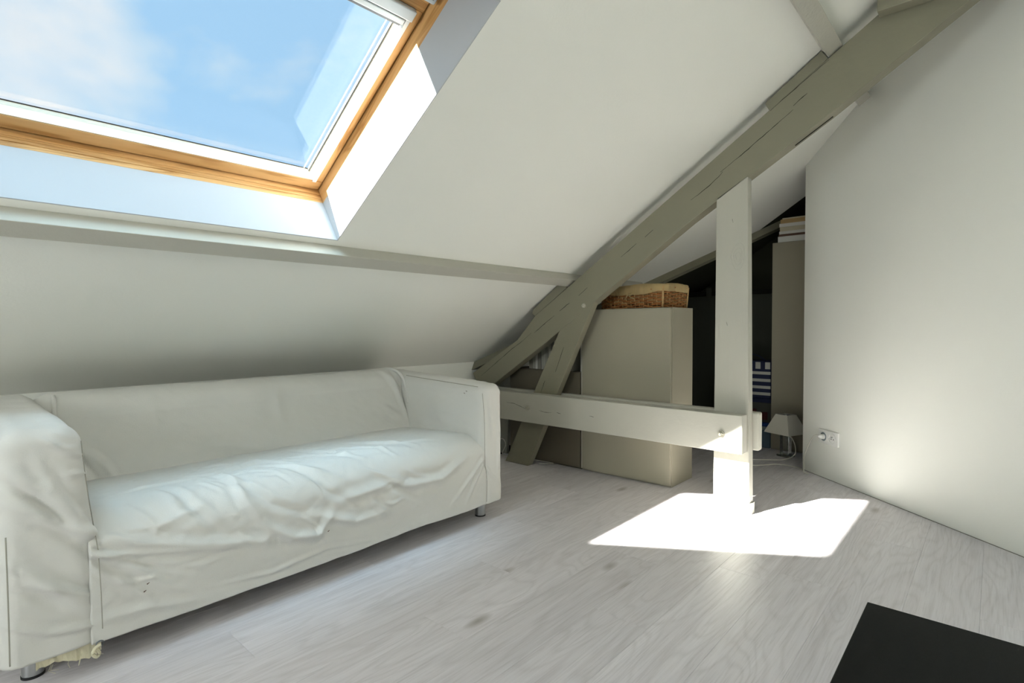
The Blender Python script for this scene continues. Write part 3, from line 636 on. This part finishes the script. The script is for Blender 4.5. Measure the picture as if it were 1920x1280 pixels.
# magazines on the low cabinet
ORD = ['', 'second', 'third', 'fourth', 'fifth', 'sixth', 'seventh', 'eighth', 'ninth', 'tenth', 'eleventh', 'twelfth', 'thirteenth', 'fourteenth', 'fifteenth', 'sixteenth', 'seventeenth', 'eighteenth', 'nineteenth', 'twentieth']
SPN = {'mag_white': 'off-white', 'mag_grey': 'grey', 'page_white': 'white'}
yy = 2.012; i = 0; kinds = ['mag_white', 'mag_grey', 'mag_white', 'mag_white', 'mag_grey', 'page_white', 'mag_white', 'mag_grey']
first = True
while yy < 2.44:
    t_ = random.choice((.018, .022, .026, .030)); z_ = min(.634+random.uniform(.19, .235), zc(yy+t_)-.06)
    if first: mk = 'page_white'; t_ = .012
    else: mk = kinds[i % len(kinds)]
    o = box('magazine', 2.93+random.uniform(0, .006), 3.12, yy, yy+t_, .6341, z_, mk, bevel=.0012)
    tag(o, 'thin white magazine upright at the right end of the low cabinet, beside the tall cabinet' if first else ORD[i]+' upright magazine from the tall cabinet, '+SPN[mk]+' spine, on the low cabinet', 'magazine', 'magazines on the low cabinet' )
    yy += t_+(.06 if first else random.choice((.0012, .0012, .002, .006))); first = False; i += 1
# pale board behind the sofa end
o = box('leaning_board', 2.905, 2.93, 2.650, 2.80, 0, .43, 'board', bevel=.002, f=lambda x, y, z: (x+.05*z, y-.03*(z-.2), z)); tag(o, 'pale upright board half hidden between sofa end and slanting brace', 'board')

# ------------------------------------------------------------------ wicker basket
BX0, BX1, BY0, BY1, BZ = 0, .245, 0, .47, 1.0375
ca, sa_ = math.cos(math.radians(-9)), math.sin(math.radians(-9))
def bk(u, v, w): return (2.935 + u*ca - v*sa_*1.0, 1.452 + u*sa_ + v*ca, BZ+w)
bas = empty('wicker_basket', bk(.12, .23, 0), 'brown wicker basket with a tan linen liner on the tall cabinet', 'basket')
def perim(t, off, rc=.022):
    w_, l_ = .245, .47; segs = [(w_-2*rc), math.pi*rc/2, (l_-2*rc), math.pi*rc/2]*2; tot = sum(segs); d = (t % 1)*tot
    cs = [(w_-rc, rc, -90), (w_-rc, l_-rc, 0), (rc, l_-rc, 90), (rc, rc, 180)]
    for i_, sg in enumerate(segs):
        if d <= sg: break
        d -= sg
    q = i_//2; rr = rc+off
    if i_ % 2 == 1:
        a_ = math.radians(cs[q][2]+90*d/sg); return cs[q][0]+rr*math.cos(a_), cs[q][1]+rr*math.sin(a_)
    st = [(rc, -off, 1, 0), (w_+off, rc, 0, 1), (w_-rc, l_+off, -1, 0), (-off, l_-rc, 0, -1)][q]
    return st[0]+st[2]*d, st[1]+st[3]*d
NST = 44
for row in range(11):
    mb = MB(); pts = []
    for i in range(NST*4):
        t = i/(NST*4); a_ = math.pi*NST*t + math.pi*row; off = .0045*math.sin(a_) + .012*row/11
        u, v = perim(t, off); pts.append(bk(u, v, .007+.0112*row + .0022*math.cos(a_*.5+row)))
    mb.tube(pts, .0046, 6, closed=True); o = mb.build('wicker_strand', 'wicker', bas, smooth=True)
mb = MB()
for i in range(NST):
    a, b = perim((i+.5)/NST, .0), perim((i+.5)/NST, .012); mb.tube([bk(*a, .002), bk(*b, .13)], .0028, 6)
for (cu, cv) in ((0.002, 0.002), (.243, .002)):
    mb.tube([bk(cu, cv-.004, .002), bk(cu+(.008 if cu > .1 else -.008), cv-.012, .125)], .006, 8)
mb.build('basket_stakes', 'stake', bas, smooth=True)
v = [bk(.01, .01, .004), bk(.235, .01, .004), bk(.235, .46, .004), bk(.01, .46, .004)]; v += [(p[0], p[1], p[2]+.006) for p in v]
mesh('basket_base', v, [(0, 1, 2, 3), (4, 7, 6, 5), (0, 4, 5, 1), (1, 5, 6, 2), (2, 6, 7, 3), (3, 7, 4, 0)], 'wicker', bas)
# liner: folded over the rim, with an inside face and a covered top
n = 260; rings = [(.020, .094), (.022, .115), (.021, .135), (.012, .142), (0, .140), (-.004, .10), (-.006, .03)]
P = np.zeros((n, len(rings), 3))
for i in range(n):
    t = i/n
    for j, (o_, w_) in enumerate(rings):
        wob = .003*math.sin(t*71+j*.6)+.002*math.sin(t*163+1.3)
        drop = 0
        u, v = perim(t, o_+wob)
        if j < 2:
            drop = -.014*max(0, math.sin(math.pi*min(1, max(0, (v-.02)/.40))))*(1 if u < .1 else .15) + .003*math.sin(t*40)
        P[i, j] = bk(u, v, w_+drop*(1-j*.5)+.004*math.sin(t*23)*(j >= 2)*(j < 5))
nr = len(rings); fcs = [(i*nr+j, ((i+1) % n)*nr+j, ((i+1) % n)*nr+j+1, i*nr+j+1) for i in range(n) for j in range(nr-1)]
lo_ = mesh('liner', P.reshape(-1, 3).tolist(), fcs, 'liner', bas, smooth=True)
mb = MB(); kx = [(-.024, .20, .088), (-.030, .215, .078), (-.028, .205, .066), (-.026, .19, .060), (-.028, .175, .055)]
mb.tube(smooth_curve([bk(*q) for q in kx], 5), .004, 6); mb.tube(smooth_curve([bk(-.026, .205, .092), bk(-.034, .225, .082), bk(-.030, .235, .070), bk(-.028, .25, .060)], 5), .0035, 6)
mb.tube(smooth_curve([bk(-.03, .19, .088), bk(-.038, .205, .080), bk(-.03, .22, .088), bk(-.036, .205, .094), bk(-.03, .19, .088)], 5), .0035, 6)
mb.build('tie_bow', 'liner', bas, smooth=True)
# folded linen seen inside
mb = MB(); mb.box(.02, .225, .02, .45, .10, .128, f=bk); mb.build('folded_linen', 'liner', bas, bevel=.008)

# ------------------------------------------------------------------ nook: tall cabinet, books, lamp, things
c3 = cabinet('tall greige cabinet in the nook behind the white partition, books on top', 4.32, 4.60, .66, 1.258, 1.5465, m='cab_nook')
spec = [('cover_white', .044, 1.222, 'thick white book at the bottom of the stack on the tall nook cabinet'), ('cover_brown', .017, 1.215, 'thin brown book second from the bottom of the book stack'),
        ('cover_white', .022, 1.212, 'white paperback above the thin brown book in the stack'), ('cover_cream', .034, 1.208, 'cream-coloured book in the middle of the book stack'),
        ('page_white', .026, 1.212, 'off-white book above the middle of the book stack'), ('cover_tan', .016, 1.205, 'lower of two tan books near the top of the stack'),
        ('cover_tan', .018, 1.203, 'upper of two tan books near the top of the stack'), ('cover_cream', .011, 1.193, 'thin pale book on the very top of the book stack')]
zz = 1.5467
for j, (mk, th, ye, lab) in enumerate(spec):
    b = empty('book', (4.42, ye-.13, zz), lab, 'book', 'books stacked on the tall nook cabinet')
    xf = 4.335+random.uniform(-.004, .006)
    box('page_block', xf+.002, 4.50, ye-.25, ye-.002, zz+.002, zz+th-.004, 'page_white' if mk in ('cover_white', 'page_white') else 'page', b)
    box('cover', xf, 4.505, ye-.255, ye, zz, zz+.002, mk, b); box('cover', xf, 4.505, ye-.255, ye, zz+th-.004, zz+th-.002, mk, b)
    box('spine', xf-.0015, xf, ye-.255, ye, zz, zz+th-.002, mk, b, bevel=.0006)
    zz += th - .0015
# lamp
LC = Vector((4.150, 1.105, 0)); la = math.radians(-23)
lamp_ = empty('table_lamp', LC, 'small lamp with square cream shade and clear base on the floor', 'lamp')
def lp(u, v, w): return (LC.x + u*math.cos(la)-v*math.sin(la), LC.y + u*math.sin(la)+v*math.cos(la), w)
def frus(w0, w1, z0, z1, thick):
    v = []
    for w_, z_ in ((w0, z0), (w1, z1)):
        for (a, b) in ((-1, -1), (1, -1), (1, 1), (-1, 1)): v.append(lp(a*w_, b*w_, z_))
    for w_, z_ in ((w0-thick, z0), (w1-thick, z1)):
        for (a, b) in ((-1, -1), (1, -1), (1, 1), (-1, 1)): v.append(lp(a*w_, b*w_, z_))
    f = []
    for i in range(4):
        j = (i+1) % 4
        f += [(i, j, 4+j, 4+i), (8+i, 12+i, 12+j, 8+j), (i, 8+i, 8+j, j), (4+i, 4+j, 12+j, 12+i)]
    return v, f
v, f = frus(.100, .047, .168, .300, .0025); shd = mesh('lamp_shade', v, f, 'shade', lamp_)
mb = MB(); mb.tube([lp(-.045, 0, .294), lp(.045, 0, .294)], .0015, 6); mb.tube([lp(0, -.045, .294), lp(0, .045, .294)], .0015, 6); mb.build('shade_ring', 'greyalu', shd)
box('base', -.042, .042, -.042, .042, .0005, .014, 'clear', lamp_, bevel=.002, f=lp)
box('column', -.027, .027, -.027, .027, .0142, .150, 'clear', lamp_, bevel=.003, f=lp)
mb = MB(); mb.cyl(lp(0, 0, .150), lp(0, 0, .205), .015, n=20); mb.build('bulb_holder', 'plastic', lamp_)
mb = MB(); 
for q in range(8):
    a0, a1 = math.pi*q/8, math.pi*(q+1)/8
    mb.cyl(lp(0, 0, .252-.045*math.cos(a0)), lp(0, 0, .252-.045*math.cos(a1)), max(.001, .027*math.sin(a0)), max(.001, .027*math.sin(a1)), 20)
mb.build('bulb', 'bulb', lamp_, smooth=True)
cp = [tuple(lp(-.012, -.018, .155)), (4.10, 1.055, .148), (4.115, 1.035, .09), (4.105, 1.035, .03), (4.03, 1.08, .004), (3.95, 1.165, .003), (3.90, 1.245, .003), (3.84, 1.30, .003), (3.765, 1.30, .003), (3.73, 1.20, .003), (3.80, 1.13, .003), (3.862, 1.085, .003), (3.872, 1.0, .003), (3.84, .93, .003), (3.775, .885, .003),
      (3.74, .862, .003), (3.742, .89, .008), (3.79, .90, .035), (3.80, .90, .10), (3.76, .86, .20), (3.725, .825, .252), (3.700, .785, .258)]
mb = MB(); mb.tube(smooth_curve(cp, 8), .0032, 8); cd = mb.build('cord', 'cord', lamp_, smooth=True); cd['label'] = 'white cord looping from the lamp to the wall socket'
t0 = ((Vector((3.709, .770, 0))-WP).dot(WD))
# socket plate
tL = (Vector((3.738, .802, 0))-WP).dot(WD); tR = (Vector((3.629, .677, 0))-WP).dot(WD)
so = empty('wall_socket', onwall((tL+tR)/2, .213, 0), 'white double wall socket low on the partition with a plug in it', 'socket')
def wb(name, a, b, z0, z1, d0, d1, m, par, bevel=.0015): return box(name, a, b, d0, d1, z0, z1, m, par, bevel, f=lambda t, d, z: tuple(onwall(t, z, d)))
plt = wb('plate', tL, tR, .213, .297, -.001, .010, 'plastic', so, .002)
for q, tt_ in enumerate((tL+.045, tR-.045)):
    c0 = onwall(tt_, .255, .0105); mb = MB(); mb.tube([c0 + WD*(.0285*math.cos(a)) + Vector((0, 0, .0285*math.sin(a))) for a in [2*math.pi*i/28 for i in range(28)]], .0022, 6, closed=True)
    mb.build('socket_rim', 'plastic', plt, smooth=True)
    mb = MB(); mb.cyl(onwall(tt_, .255, .0095), onwall(tt_, .255, .0104), .0265, n=28); mb.build('socket_well', 'boxgrey' if q == 0 else 'plastic', plt)
    mb = MB()
    if q == 1:
        for dt in (-.0095, .0095): mb.cyl(onwall(tt_+dt, .252, .0103), onwall(tt_+dt, .252, .0108), .0034, n=12)
        mb.build('socket_hole', 'hole', plt)
        mb = MB(); mb.cyl(onwall(tt_, .264, .010), onwall(tt_, .264, .020), .0026, n=12); mb.build('earth_pin', 'steel', plt)
mb = MB(); c = tL+.045; mb.cyl(onwall(c, .255, .0105), onwall(c, .255, .030), .0165, .0145, 20); mb.cyl(onwall(c, .255, .030), onwall(c-.002, .256, .046), .0145, .005, 20)
pg = mb.build('plug', 'plastic', lamp_, bevel=.0008)

# striped bag, boxes and crate in the dark, between the post and the tall cabinet
bag = empty('storage_bag', (4.43, 1.45, .37), 'navy and white striped fabric bag on the pile beside the tall nook cabinet', 'bag')
box('body', 4.34, 4.54, 1.262, 1.64, .372, .660, 'navy', bag, bevel=.012, seg=3)
for zb in (.40, .450, .503, .558): box('stripe', 4.3365, 4.3415, 1.265, 1.637, zb, zb+.022, 'stripe', bag)
for k in range(5): box('check', 4.3365, 4.3415, 1.268+k*.07, 1.268+k*.07+.036, .60, .652, 'stripe', bag)
mb = MB(); mb.tube(smooth_curve([(4.36, 1.30, .655), (4.35, 1.36, .70), (4.35, 1.46, .71), (4.36, 1.56, .655)], 6), .004, 6); mb.build('handle', 'navy', bag, smooth=True)
bx = empty('storage_box', (4.44, 1.45, .19), 'dark box with red items under the striped bag', 'box')
box('body', 4.36, 4.55, 1.265, 1.64, .19, .34, 'mag_dark', bx, bevel=.003); box('lid', 4.352, 4.555, 1.262, 1.645, .341, .3715, 'navy', bx, bevel=.003)
for k in range(4): box('red_item', 4.352, 4.36, 1.29+k*.08, 1.33+k*.08, .21, .27+.02*(k % 2), 'darkred', bx, bevel=.002)
bx = empty('storage_crate', (4.43, 1.45, 0), 'slate-blue crate on the floor at the bottom of the dark pile', 'crate')
box('body', 4.335, 4.56, 1.264, 1.66, 0, .135, 'slate', bx, bevel=.006); box('rim', 4.325, 4.57, 1.2605, 1.67, .136, .16, 'boxgrey', bx, bevel=.003); box('blue_cloth', 4.34, 4.55, 1.275, 1.64, .1602, .188, 'blue', bx, bevel=.008)
# dark partition with rail behind
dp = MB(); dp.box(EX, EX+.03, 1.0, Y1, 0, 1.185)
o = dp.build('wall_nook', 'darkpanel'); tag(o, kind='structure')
o = box('rail', EX-.03, EX, 1.0, Y1-.01, 1.187, 1.222, 'blackrail', bevel=.002); tag(o, 'black horizontal rail across the dark end of the nook', 'rail')
o = box('bracket', EX-.045, EX-.031, 1.815, 1.86, 1.165, 1.255, 'darkpanel', bevel=.002); tag(o, 'small dark bracket standing up on the black nook rail', 'bracket')
# loose cable by the sofa end
mb = MB(); mb.tube(smooth_curve([(2.84, 2.30, .003), (2.86, 2.26, .004), (2.875, 2.20, .012), (2.872, 2.30, .012), (2.88, 2.45, .004), (2.87, 2.58, .004), (2.80, 2.60, .03), (2.79, 2.56, .10), (2.80, 2.60, .135), (2.81, 2.68, .10), (2.80, 2.72, .02)], 8), .0028, 8)
o = mb.build('cable', 'cord', None, smooth=True); tag(o, 'loose white cable looping on the floor behind the slanting brace', 'cable')
